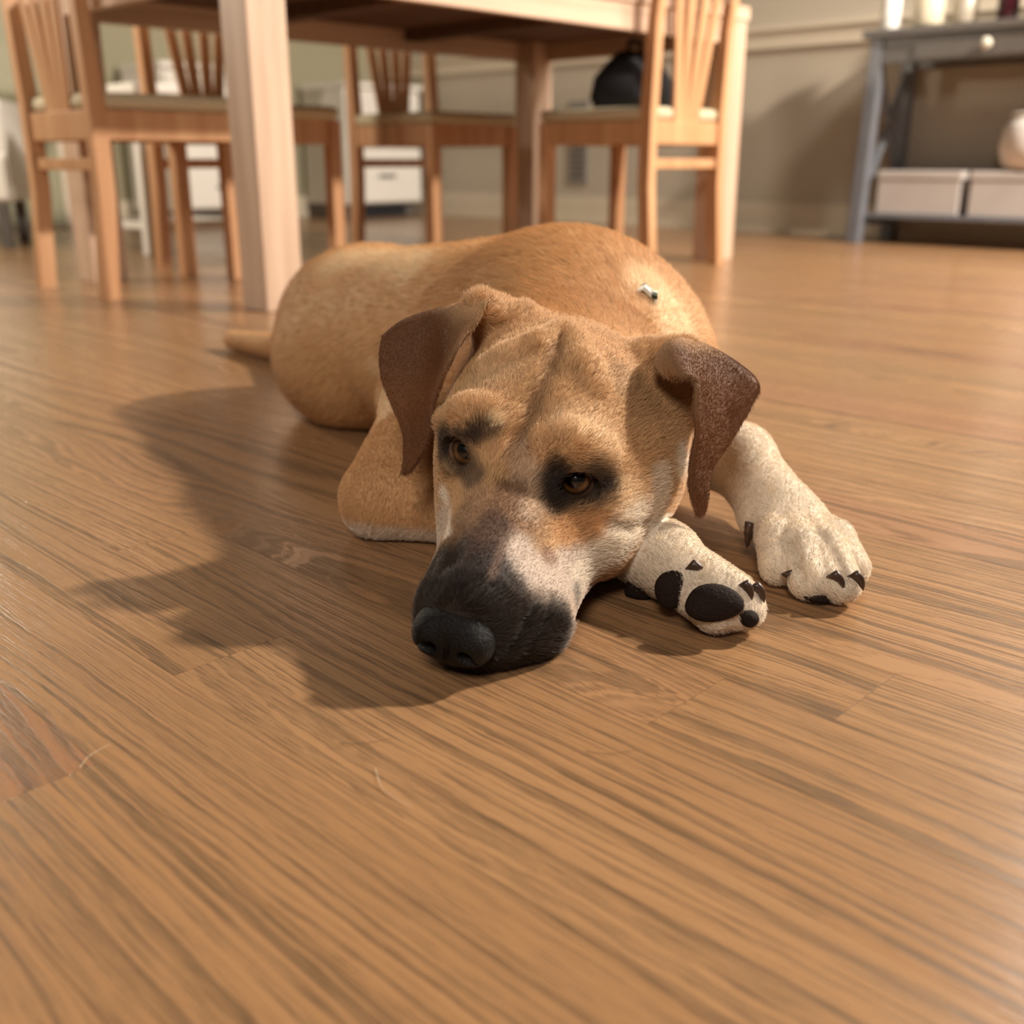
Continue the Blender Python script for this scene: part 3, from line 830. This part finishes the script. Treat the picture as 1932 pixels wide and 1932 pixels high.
def coat(p):
    g = group_sdf(p); hd, bd, ar = g
    l = hl(p); n = len(p)
    nz = wobble(p, 90, 1)*.5+wobble(p, 260, 2)*.3
    col = np.tile(np.array(FAWN), (n, 1))
    col = col+(np.array(RUST)-col)*(np.clip(.25+.35*wobble(p, 22, 3), 0, 1))[:, None]
    def mixin(c, a): nonlocal col; col = col+(np.array(c)-col)*np.clip(a, 0, 1)[:, None]
    ishead = sstep(.012, -.004, hd-np.minimum(bd, ar)*.5)*(hd < .02)
    mixin(TAN, ishead*.55)
    # muzzle: pale sides, black front
    mzk = ishead*sstep(.005, .035, l[:, 1])*sstep(-.022, -.040, l[:, 2]+nz*.006)
    mixin(GREY, mzk*.85)
    mixin(DUSK, ishead*sstep(.03, .07, l[:, 1]+nz*.012)*sstep(.045, .02, np.abs(l[:, 0]-NL[0]*.6))*.8)
    mixin(BLACK, ishead*sstep(.080, .108, l[:, 1]+nz*.010)*.96)
    # throat, breast, underside
    mixin(WHITE, ishead*sstep(-.070, -.095, l[:, 2]+nz*.006)*sstep(.10, .05, l[:, 1]))
    isarm = (ar < np.minimum(hd, bd)+.004)
    right = p[:, 0] > (.06+(p[:, 1]-.8)*.28)
    lw = isarm & (p[:, 0] > .07) & (p[:, 1] > .78) & right
    lw2 = isarm & (p[:, 0] > .12)
    mixin(WHITE, (lw | lw2)*1.0)
    breast = (~isarm)*sstep(.035, .09, p[:, 0]+nz*.01)*sstep(.10, .06, p[:, 2])*(ishead < .5)
    mixin(WHITE, breast*.9)
    # dog's right foreleg: white under the elbow and on the paw
    ra = isarm & ~(lw | lw2)
    mixin(WHITE, ra*sstep(.026, .012, p[:, 2]+nz*.006-.02*sstep(-.12, -.05, p[:, 0])*0)*.9)
    mixin(WHITE, ra*sstep(-.01, .05, p[:, 0]+nz*.01))
    sp = wobble(p, 420, 9)+wobble(p, 300, 10)
    mixin(lin((170, 140, 116)), (ra & (p[:, 0] > .03))*sstep(.35, .9, sp)*.5)
    mixin(CREAM, (lw | lw2)*sstep(.3, .8, wobble(p, 120, 11))*.25)
    for (W, r, c, al, soft) in PATCHES:
        d = np.full(n, 9.0)
        for i in range(len(W)):
            if len(W) == 1: d = np.minimum(d, np.linalg.norm(p-W[0], axis=1)); break
            if i+1 < len(W):
                ab = W[i+1]-W[i]; t = np.clip(((p-W[i])@ab)/(ab@ab+1e-12), 0, 1)
                d = np.minimum(d, np.linalg.norm(p-W[i]-t[:, None]*ab, axis=1))
        mixin(c, sstep(1.18, .95-soft*1.1, d/r+nz*.30)*al)
    return np.clip(col, 0, 1)
def vcol(o, c):
    a = o.data.attributes.new('fur', 'FLOAT_COLOR', 'POINT')
    a.data.foreach_set('color', np.concatenate([c, np.ones((len(c), 1))], 1).astype(np.float32).ravel())
def fur_mat(name, rough=0.6, sheen=0.0, bump=True):
    m, N, L, b = new_mat(name)
    at = N.new('ShaderNodeAttribute'); at.attribute_name = 'fur'
    L.new(at.outputs['Color'], b.inputs['Base Color'])
    b.inputs['Roughness'].default_value = rough; b.inputs['Specular IOR Level'].default_value = 0.3
    return m
M_SKIN = fur_mat('dog_coat', 0.7); M_HAIR = fur_mat('dog_hair', 0.42)
dog = empty('dog', (0, 1.0, 0))
tag(dog, 'fawn dog with black muzzle lying on the oak floor, chin down between white paws', 'dog')
DO = np.array([0, 1.0, 0])
body = mesh_obj('body', DV-DO, DT, M_SKIN, dog, True)
DCOL = coat(DV); vcol(body, DCOL)
print('coat', _t.time()-_t0)

# ---- eyes
def eye_mat():
    m, N, L, b = new_mat('dog_eye')
    tc = N.new('ShaderNodeTexCoord'); sp = N.new('ShaderNodeSeparateXYZ'); L.new(tc.outputs['Object'], sp.inputs[0])
    cb = N.new('ShaderNodeCombineXYZ'); L.new(sp.outputs[0], cb.inputs[0]); L.new(sp.outputs[1], cb.inputs[1])
    ln = N.new('ShaderNodeVectorMath'); ln.operation = 'LENGTH'; L.new(cb.outputs[0], ln.inputs[0])
    dv = N.new('ShaderNodeMath'); dv.operation = 'DIVIDE'; L.new(ln.outputs['Value'], dv.inputs[0]); dv.inputs[1].default_value = 0.0148
    nz = N.new('ShaderNodeTexNoise'); nz.inputs['Scale'].default_value = 900; L.new(tc.outputs['Object'], nz.inputs['Vector'])
    ad = N.new('ShaderNodeMath'); ad.operation = 'MULTIPLY_ADD'; L.new(nz.outputs['Fac'], ad.inputs[0]); ad.inputs[1].default_value = 0.05; L.new(dv.outputs[0], ad.inputs[2])
    rp = N.new('ShaderNodeValToRGB'); L.new(ad.outputs[0], rp.inputs[0]); cr = rp.color_ramp
    st = [(0.0, (4, 3, 3)), (0.47, (6, 4, 3)), (0.51, (60, 36, 16)), (0.60, (104, 68, 34)), (0.69, (78, 50, 24)), (0.75, (30, 18, 10)), (0.80, (60, 40, 30)), (1.0, (150, 120, 100))]
    while len(cr.elements) < len(st): cr.elements.new(.5)
    for e, (p_, c_) in zip(cr.elements, st): e.position = p_; e.color = lin(c_)+(1,)
    L.new(rp.outputs[0], b.inputs['Base Color'])
    b.inputs['Roughness'].default_value = 0.25; b.inputs['Coat Weight'].default_value = 1.0; b.inputs['Coat Roughness'].default_value = 0.02
    return m
M_EYE = eye_mat()
for s in (-1, 1):
    bm = bmesh.new(); bmesh.ops.create_uvsphere(bm, u_segments=40, v_segments=28, radius=EYE_R)
    for v in bm.verts:                      # cornea bulge
        rr = math.hypot(v.co.x, v.co.y)
        if v.co.z > 0 and rr < .0085: v.co.z += .0011*(1-(rr/.0085)**2)
    e = bm_obj('eye', bm, M_EYE, dog, True)
    c = Vector(hw(EYE_C[s])); e.location = c-Vector(DO)
    gz = Vector((-0.06, 0.0, 0.40))-c
    e.rotation_euler = gz.to_track_quat('Z', 'Y').to_euler()
# ---- ears: a folded sheet laid through points read from the photograph
def spline(pts, n):
    pts = np.asarray(pts, float); m = len(pts)
    ext = np.vstack([2*pts[0]-pts[1], pts, 2*pts[-1]-pts[-2]])
    t = np.linspace(0, m-1, n); i = np.minimum(t.astype(int), m-2); u = (t-i)[:, None]
    p0, p1, p2, p3 = ext[i], ext[i+1], ext[i+2], ext[i+3]
    return 0.5*((2*p1)+(-p0+p2)*u+(2*p0-5*p1+4*p2-p3)*u*u+(-p0+3*p1-3*p2+p3)*u**3)
def ear_sheet(rows, nu=46, nv=30, thick=0.0042):
    R = np.array([[P(*c) for c in r] for r in rows])
    A = np.stack([spline(R[i], nv) for i in range(len(R))])
    B = np.stack([spline(A[:, j], nu) for j in range(nv)], 1)
    du = np.gradient(B, axis=0); dv = np.gradient(B, axis=1)
    n = np.cross(du, dv); n /= np.linalg.norm(n, axis=-1, keepdims=True)+1e-12
    # edge rounding: thin towards the rim
    uu = np.linspace(0, 1, nu)[:, None]; vv = np.linspace(0, 1, nv)[None]
    rim = np.minimum(np.minimum(vv, 1-vv)*7, (1-uu)*9).clip(0, 1)**.5
    th = thick*(0.25+0.75*rim)/2
    top, bot = B+n*th[..., None], B-n*th[..., None]
    V = np.concatenate([top.reshape(-1, 3), bot.reshape(-1, 3)]); K = nu*nv
    F = []
    for i in range(nu-1):
        for j in range(nv-1):
            a, b, c, d = i*nv+j, i*nv+j+1, (i+1)*nv+j+1, (i+1)*nv+j
            F.append((a, b, c, d)); F.append((K+d, K+c, K+b, K+a))
    ring = [i*nv for i in range(nu)]+[(nu-1)*nv+j for j in range(1, nv)]+[i*nv+nv-1 for i in range(nu-2, -1, -1)]+[j for j in range(nv-2, 0, -1)]
    for a, b in zip(ring, ring[1:]+ring[:1]): F.append((b, a, K+a, K+b))
    return V, F
# viewer's left ear (the dog's right)
eb = hw((-.066, -.085, .030))[1]; print('ear base Y', eb, hw((.066, -.085, .030)))
E1 = [
 [(942, 600, .86), (930, 600, .87), (905, 610, .875), (850, 630, .87), (790, 650, .865)],
 [(935, 572, .842), (905, 572, .855), (855, 588, .865), (795, 605, .862), (740, 632, .858)],
 [(920, 568, .826), (880, 578, .838), (822, 592, .848), (764, 610, .846), (722, 637, .842)],
 [(896, 616, .819), (858, 640, .814), (812, 648, .832), (765, 655, .834), (716, 668, .832)],
 [(858, 668, .806), (838, 694, .803), (806, 700, .820), (764, 706, .824), (721, 717, .824)],
 [(826, 748, .800), (815, 750, .800), (794, 752, .806), (768, 758, .812), (742, 770, .812)],
 [(817, 795, .794), (808, 800, .795), (792, 804, .798), (775, 806, .802), (759, 815, .802)],
 [(804, 845, .790), (797, 848, .791), (785, 852, .793), (773, 856, .795), (761, 862, .795)],
 [(776, 888, .788), (772, 890, .789), (767, 892, .789), (762, 893, .790), (757, 892, .790)]]
E2 = [
 [(1225, 690, .82), (1250, 680, .835), (1290, 670, .85), (1330, 690, .855), (1370, 710, .855)],
 [(1240, 668, .80), (1268, 645, .815), (1305, 645, .835), (1350, 668, .842), (1405, 700, .840)],
 [(1235, 690, .786), (1275, 662, .790), (1312, 655, .812), (1362, 674, .824), (1424, 714, .820)],
 [(1262, 712, .778), (1290, 702, .772), (1320, 690, .796), (1372, 706, .812), (1433, 734, .808)],
 [(1311, 712, .768), (1316, 722, .768), (1338, 738, .790), (1380, 750, .800), (1418, 766, .800)],
 [(1307, 772, .762), (1318, 778, .763), (1342, 786, .780), (1370, 796, .790), (1396, 805, .790)],
 [(1311, 815, .760), (1319, 820, .761), (1334, 828, .772), (1355, 834, .780), (1375, 838, .782)],
 [(1301, 868, .757), (1310, 874, .758), (1320, 879, .763), (1332, 884, .768), (1343, 888, .770)],
 [(1299, 918, .755), (1306, 926, .755), (1317, 932, .757), (1328, 933, .760), (1338, 928, .762)],
 [(1309, 962, .755), (1313, 970, .755), (1319, 973, .756), (1326, 972, .757), (1333, 964, .758)]]
EARS = []
for rows in (E1, E2):
    V, F = ear_sheet(rows)
    EARS.append((V, F))
# ---- nose pad
def nose_prims():
    L = []; H = dict(head=True); n = NL
    f = nrm((0, .97, -.12)); u = nrm(np.cross((1, 0, 0), f)); R = axes((1, 0, 0), f, u)
    L.append(ell(n-f*.001, (.0265, .017, .0205), 0.004, rot=R, **H))
    L.append(ell(n+f*.001-u*.008, (.0225, .015, .014), 0.008, rot=R, **H))
    for s in (-1, 1):
        L.append(ell(n+np.array([s*.0155, 0, 0])+f*.006-u*.001, (.0115, .012, .0135), 0.006, rot=R, **H))
        L.append(ell(n+np.array([s*.0125, 0, 0])+f*.0165-u*.003, (.0052, .010, .0042), 0.003, op='s', rot=R, **H))
        L.append(cone(n+np.array([s*.0135, 0, 0])+f*.0165-u*.005, n+np.array([s*.024, 0, 0])+f*.009-u*.009, .0026, .0014, 0.003, op='s', **H))
    L.append(cone(n+f*.0168+u*.006, n+f*.014-u*.022, .0012, .0012, 0.003, op='s', **H))
    return L
lo = NOSE_W-.045; hi = NOSE_W+.045
NV, NQ = small_mesh(nose_prims(), lo, hi, .0014)
NV[:, 2] = np.maximum(NV[:, 2], 0.001)

for (V, F) in EARS:
    e = mesh_obj('ear', V-DO, F, M_SKIN, dog, True)
    nn = wobble(V, 60, 21)*.5+.5
    cc = np.array(EARB)+(np.array(EARD)-np.array(EARB))*nn[:, None]
    # fawn where the ear leaves the skull
    hd = group_sdf(V)[0]
    uu = np.tile(np.repeat(np.linspace(0, 1, 46), 30), 2); vv = np.tile(np.tile(np.linspace(0, 1, 30), 46), 2)
    k = sstep(.030, .002, hd+wobble(V, 150, 22)*.006)*sstep(.55, .30, uu+vv*.35)
    k = np.maximum(k, .45*sstep(.35, .05, vv)*sstep(.75, .35, uu))
    cc = cc+(np.array(TAN)-cc)*k[:, None]*.9
    vcol(e, cc); e['label'] = 'drooping brown ear'
    EARCOL = globals().setdefault('EARCOLS', []); EARCOL.append(cc)
M_NOSE = simple_mat('nose_leather', (15, 12, 11), 0.5, 0, 0.3, 700, 0.6); M_NOSE.node_tree.nodes['Principled BSDF'].inputs['Specular IOR Level'].default_value = 0.25
nz_ = mesh_obj('nose', NV-DO, NQ, M_NOSE, dog, True); nz_['label'] = 'black nose pad'

# ---- fur: short strands lying along the coat
def fur(name, V, T, C, n, length, flow, radius, lift, seed, weight=None, parent=None, tick=0.0):
    r = np.random.RandomState(seed)
    a, b, c = V[T[:, 0]], V[T[:, 1]], V[T[:, 2]]
    fn = np.cross(b-a, c-a); ar = np.linalg.norm(fn, axis=1)/2; fn = fn/(2*ar[:, None]+1e-15)
    wgt = ar*(weight if weight is not None else 1.0); wgt = wgt/wgt.sum()
    idx = r.choice(len(T), n, p=wgt)
    u = r.random_sample((n, 2)); su = np.sqrt(u[:, :1])
    bw = np.concatenate([1-su, su*(1-u[:, 1:]), su*u[:, 1:]], 1)
    p = a[idx]*bw[:, :1]+b[idx]*bw[:, 1:2]+c[idx]*bw[:, 2:]
    col = C[T[idx, 0]]*bw[:, :1]+C[T[idx, 1]]*bw[:, 1:2]+C[T[idx, 2]]*bw[:, 2:]
    nrmv = fn[idx]
    d = flow(p); d = d-nrmv*(d*nrmv).sum(1, keepdims=True); d = d+r.normal(size=(n, 3))*.14
    d = d-nrmv*(d*nrmv).sum(1, keepdims=True); d /= np.linalg.norm(d, axis=1, keepdims=True)+1e-9
    ln = (length(p) if callable(length) else np.full(n, length))*r.uniform(.65, 1.25, n)
    lf = lift*r.uniform(.5, 1.5, n)
    p1 = p+(d*.55+nrmv*lf[:, None]*.75)*ln[:, None]
    p2 = p+(d*1.0+nrmv*lf[:, None]*.95)*ln[:, None]
    p0 = p-nrmv*.0006
    pts = np.stack([p0, p1, p2], 1)
    pts[..., 2] = np.maximum(pts[..., 2], .0006)
    hc = bpy.data.hair_curves.new(name); hc.add_curves([3]*n)
    hc.attributes['position'].data.foreach_set('vector', (pts-DO).astype(np.float32).ravel())
    ra = hc.attributes.get('radius') or hc.attributes.new('radius', 'FLOAT', 'POINT')
    rad = np.tile(np.array([1.0, .8, .15])*radius, (n, 1))*r.uniform(.7, 1.3, (n, 1))
    ra.data.foreach_set('value', rad.astype(np.float32).ravel())
    col = col*r.uniform(.92, 1.38, (n, 1))
    if tick:
        dk = r.random_sample(n) < tick*np.clip(col.mean(1)*3, 0, 1); col[dk] *= .25
    ca = hc.attributes.new('fur', 'FLOAT_COLOR', 'CURVE')
    ca.data.foreach_set('color', np.concatenate([np.clip(col, 0, 1), np.ones((n, 1))], 1).astype(np.float32).ravel())
    o = bpy.data.objects.new(name, hc); COL.objects.link(o); hc.materials.append(M_HAIR)
    o.parent = parent or dog; o['kind'] = 'stuff'
    return o
_cache = [None, None]
def cached_sdf(p):
    if _cache[0] is not p: _cache[0], _cache[1] = p, group_sdf(p)
    return _cache[1]
def head_flow(p):
    l = hl(p)
    f = np.stack([l[:, 0]*3.0, np.full(len(p), -1.0), l[:, 2]*2.0+.05], 1)
    return f@HM.T
bdir = nrm((-.59, .81, 0))
def body_flow(p):
    f = np.tile(bdir*1.0, (len(p), 1)); f[:, 2] -= .5
    return f
def arm_flow(p):
    r_ = p[:, 0] > .06+(p[:, 1]-.8)*.28
    f = np.where(r_[:, None], np.array([.25, -1.0, -.2]), np.array([1.0, -.8, -.15]))
    f[(p[:, 0] < -.06)] = (-.35, -.6, -.9)
    return f
def dog_flow(p):
    g = cached_sdf(p); h_ = (g[0] < np.minimum(g[1], g[2])); a_ = (g[2] < np.minimum(g[0], g[1]))
    f = body_flow(p); f[h_] = head_flow(p[h_]); f[a_] = arm_flow(p[a_]); return f
def dog_len(p):
    l = hl(p); face = (np.linalg.norm(l, axis=1) < .13)
    ln = np.full(len(p), .012); ln = np.where(p[:, 1] < .95, .008, ln)
    mz_ = sstep(.02, .09, l[:, 1])*face
    g = cached_sdf(p); arm_ = g[2] < np.minimum(g[0], g[1]); ln = np.where(arm_, .0042, ln)
    ln = np.where(face, .0062-.0030*mz_, ln)
    return ln
cent = DV[DT].mean(1)
wt = 0.22+1.2*(cent[:, 1] < .95)+.35*(cent[:, 1] < 1.12)
# none on the eyeballs' lids, nose pad, soles
for s in (-1, 1):
    wt[np.linalg.norm(cent-hw(EYE_C[s]+EYE_DIR[s]*.010), axis=1) < .0125] = 0.0
wt[np.linalg.norm(cent-NOSE_W, axis=1) < .021] = 0.02
wt[cent[:, 2] < .003] = 0.0
fur('fur', DV, DT, DCOL, 360000, dog_len, dog_flow, .00011, .26, 7, wt, None, .05)
for i, (V, F) in enumerate(EARS):
    T = np.array([t for f in F for t in ((f[0], f[1], f[2]), (f[0], f[2], f[3]))])
    fur('ear_fur', V, T, EARCOLS[i], 26000, .0048, lambda p: np.tile(np.array([0, -.15, -1.0]), (len(p), 1)), .00011, .22, 11+i)
print('fur', _t.time()-_t0)

# ---- pads and claws
def surf_normal(p): return nrm(grad(p[None])[0])
M_PAD = simple_mat('paw_pad', (34, 22, 17), 0.75, 0, 0.3, 500, 0.6); M_PAD.node_tree.nodes['Principled BSDF'].inputs['Specular IOR Level'].default_value = 0.2
M_CLAW = simple_mat('claw_horn', (66, 46, 36), 0.35, 0, 0.3, 200)
def pad(px, py, rx, ry, ang, dz=.0062):
    p = march(px, py)
    if p is None: return
    n = surf_normal(p); v = nrm(ray(px, py)); n = nrm(n*.5-v*.6)
    u0 = np.array([math.cos(ang), 0, 0])+np.array([0, ST, CT])*math.sin(-ang)
    u = nrm(u0-n*(u0@n)); w_ = np.cross(n, u)
    bm = bmesh.new(); bmesh.ops.create_uvsphere(bm, u_segments=24, v_segments=16, radius=1.0)
    r = np.random.RandomState(int(px))
    k1, k2 = r.uniform(0, 6, 2)
    for vv in bm.verts:
        x, y, z = vv.co; t = math.atan2(y, x); s_ = 1+.06*math.sin(2*t+k1)+.05*math.sin(3*t+k2)
        q = p+u*(x*rx*s_)+w_*(y*ry*s_)+n*(z*dz-.0012)
        vv.co = Vector(q-DO)
        vv.co.z = max(vv.co.z, .0008)
    o = bm_obj('paw_pad', bm, M_PAD, dog, True); o['label'] = 'dark paw pad'
def claw(p0, p1, r, Y1=None, bend=.15):
    a_ = march(*p0)
    if a_ is None: return
    b_ = P(p1[0], p1[1], Y1 if Y1 else a_[1]-.004)
    if b_[2] < .0015: b_ = G(p1[0], p1[1], .0015)
    d = nrm(b_-a_); a_ = a_-d*.003; ln = np.linalg.norm(b_-a_)
    up = UZ-d*(UZ@d); up = nrm(up); sd = np.cross(d, up)
    V, F = [], []; NS, SG = 7, 12
    for i in range(NS):
        t = i/(NS-1); c_ = a_+d*ln*t+up*ln*bend*math.sin(math.pi*t); rr = r*(1-t)**.6+.0003
        for k in range(SG):
            g = 2*math.pi*k/SG; V.append(c_+up*math.cos(g)*rr*1.1+sd*math.sin(g)*rr*.8)
    for i in range(NS-1):
        for k in range(SG): F.append((i*SG+k, i*SG+(k+1) % SG, (i+1)*SG+(k+1) % SG, (i+1)*SG+k))
    V = np.array(V); V[:, 2] = np.maximum(V[:, 2], .0006)
    F.append(tuple(range(SG-1, -1, -1))); F.append(tuple(range((NS-1)*SG, NS*SG)))
    o = mesh_obj('claw', V-DO, F, M_CLAW, dog, True); o['label'] = 'dark curved claw'
pad(1207, 1112, .012, .018, 0.3); pad(1266, 1112, .0130, .0145, 0.2); pad(1346, 1138, .0210, .0130, 0.08, .0078)
pad(1412, 1166, .0085, .0060, 0.7)
claw((1306, 1070), (1332, 1092), .0044); claw((1404, 1106), (1419, 1132), .0042); claw((1424, 1110), (1442, 1137), .0044)
claw((1416, 992), (1409, 1034), .0060, None, .05); claw((1487, 1085), (1500, 1112), .0046)
claw((1573, 1088), (1592, 1114), .0042); claw((1612, 1088), (1629, 1114), .0042)
pad(1476, 1110, .011, .005, 0.1); pad(1545, 1128, .012, .004, 0.1)

# ---- collar, sunk in the loose neck skin except at the side of the neck
def build_collar():
    vis = march(1222, 553)
    ax0, ax1 = hw((0, -.10, -.03)), np.array([.055, 1.08, .135])
    axd = nrm(ax1-ax0); c0 = ax0+axd*((vis-ax0)@axd)
    u = nrm(vis-c0); v_ = np.cross(axd, u)
    N_ = 220; V, F = [], []
    for k in range(N_):
        t = 2*math.pi*k/N_; d = u*math.cos(t)+v_*math.sin(t)
        ts = np.linspace(.01, .30, 150); f = sdf(c0+d*ts[:, None]); s_ = ts[np.argmax(f > 0)] if (f > 0).any() else .12
        tt = min(t, 2*math.pi-t); out = s_+.0035 if tt < .085 else s_-.012*min(1, (tt-.085)/.06)
        out = min(out, .16)
        for (rr, h_) in ((out-.0035, -.008), (out, -.008), (out, .008), (out-.0035, .008)):
            q = c0+d*rr+axd*h_; q[2] = max(q[2], .003); V.append(q-DO)
    for k in range(N_):
        for j in range(4):
            F.append((k*4+j, k*4+(j+1) % 4, ((k+1) % N_)*4+(j+1) % 4, ((k+1) % N_)*4+j))
    m, N, L, b_ = new_mat('collar_webbing')
    tc = N.new('ShaderNodeTexCoord'); ck = N.new('ShaderNodeTexChecker'); ck.inputs['Scale'].default_value = 55
    ck.inputs['Color1'].default_value = lin((226, 232, 226))+(1,); ck.inputs['Color2'].default_value = lin((30, 52, 40))+(1,)
    L.new(tc.outputs['Object'], ck.inputs['Vector']); L.new(ck.outputs['Color'], b_.inputs['Base Color']); b_.inputs['Roughness'].default_value = .5
    o = mesh_obj('collar', V, F, m, dog, False); o['label'] = 'dark green and white collar'
build_collar()

# ---- loose hairs on the boards
def loose_hair(px, rgb, label):
    W = np.array([G(x, y, .0012) for x, y in px]); S = spline(W, 18)
    V, F = [], []; SG = 6
    for i, q in enumerate(S):
        d = nrm(S[min(i+1, 17)]-S[max(i-1, 0)]); sd = np.cross(d, UZ); r_ = .00016*(1-.6*i/17)
        for k in range(SG):
            g = 2*math.pi*k/SG; V.append(q+sd*math.cos(g)*r_+UZ*math.sin(g)*r_)
    for i in range(17):
        for k in range(SG): F.append((i*SG+k, i*SG+(k+1) % SG, (i+1)*SG+(k+1) % SG, (i+1)*SG+k))
    F.append(tuple(range(SG-1, -1, -1))); F.append(tuple(range(17*SG, 18*SG)))
    o = mesh_obj('loose_hair', V, F, simple_mat('hair_'+str(rgb[0]), rgb, .4)); tag(o, label, 'hair', 'hairs shed on the floor')
loose_hair([(150, 1448), (170, 1425), (208, 1404)], (240, 214, 176), 'curved pale hair lying on the floor boards')
loose_hair([(640, 1402), (690, 1402), (740, 1392)], (40, 28, 20), 'long dark hair lying on the floor before the nose')
loose_hair([(708, 1450), (725, 1490), (778, 1524)], (214, 204, 184), 'long silvery hair curled on the floor boards')
loose_hair([(1105, 1418), (1150, 1422), (1200, 1415)], (56, 40, 28), 'thin dark hair lying on the floor below the paws')
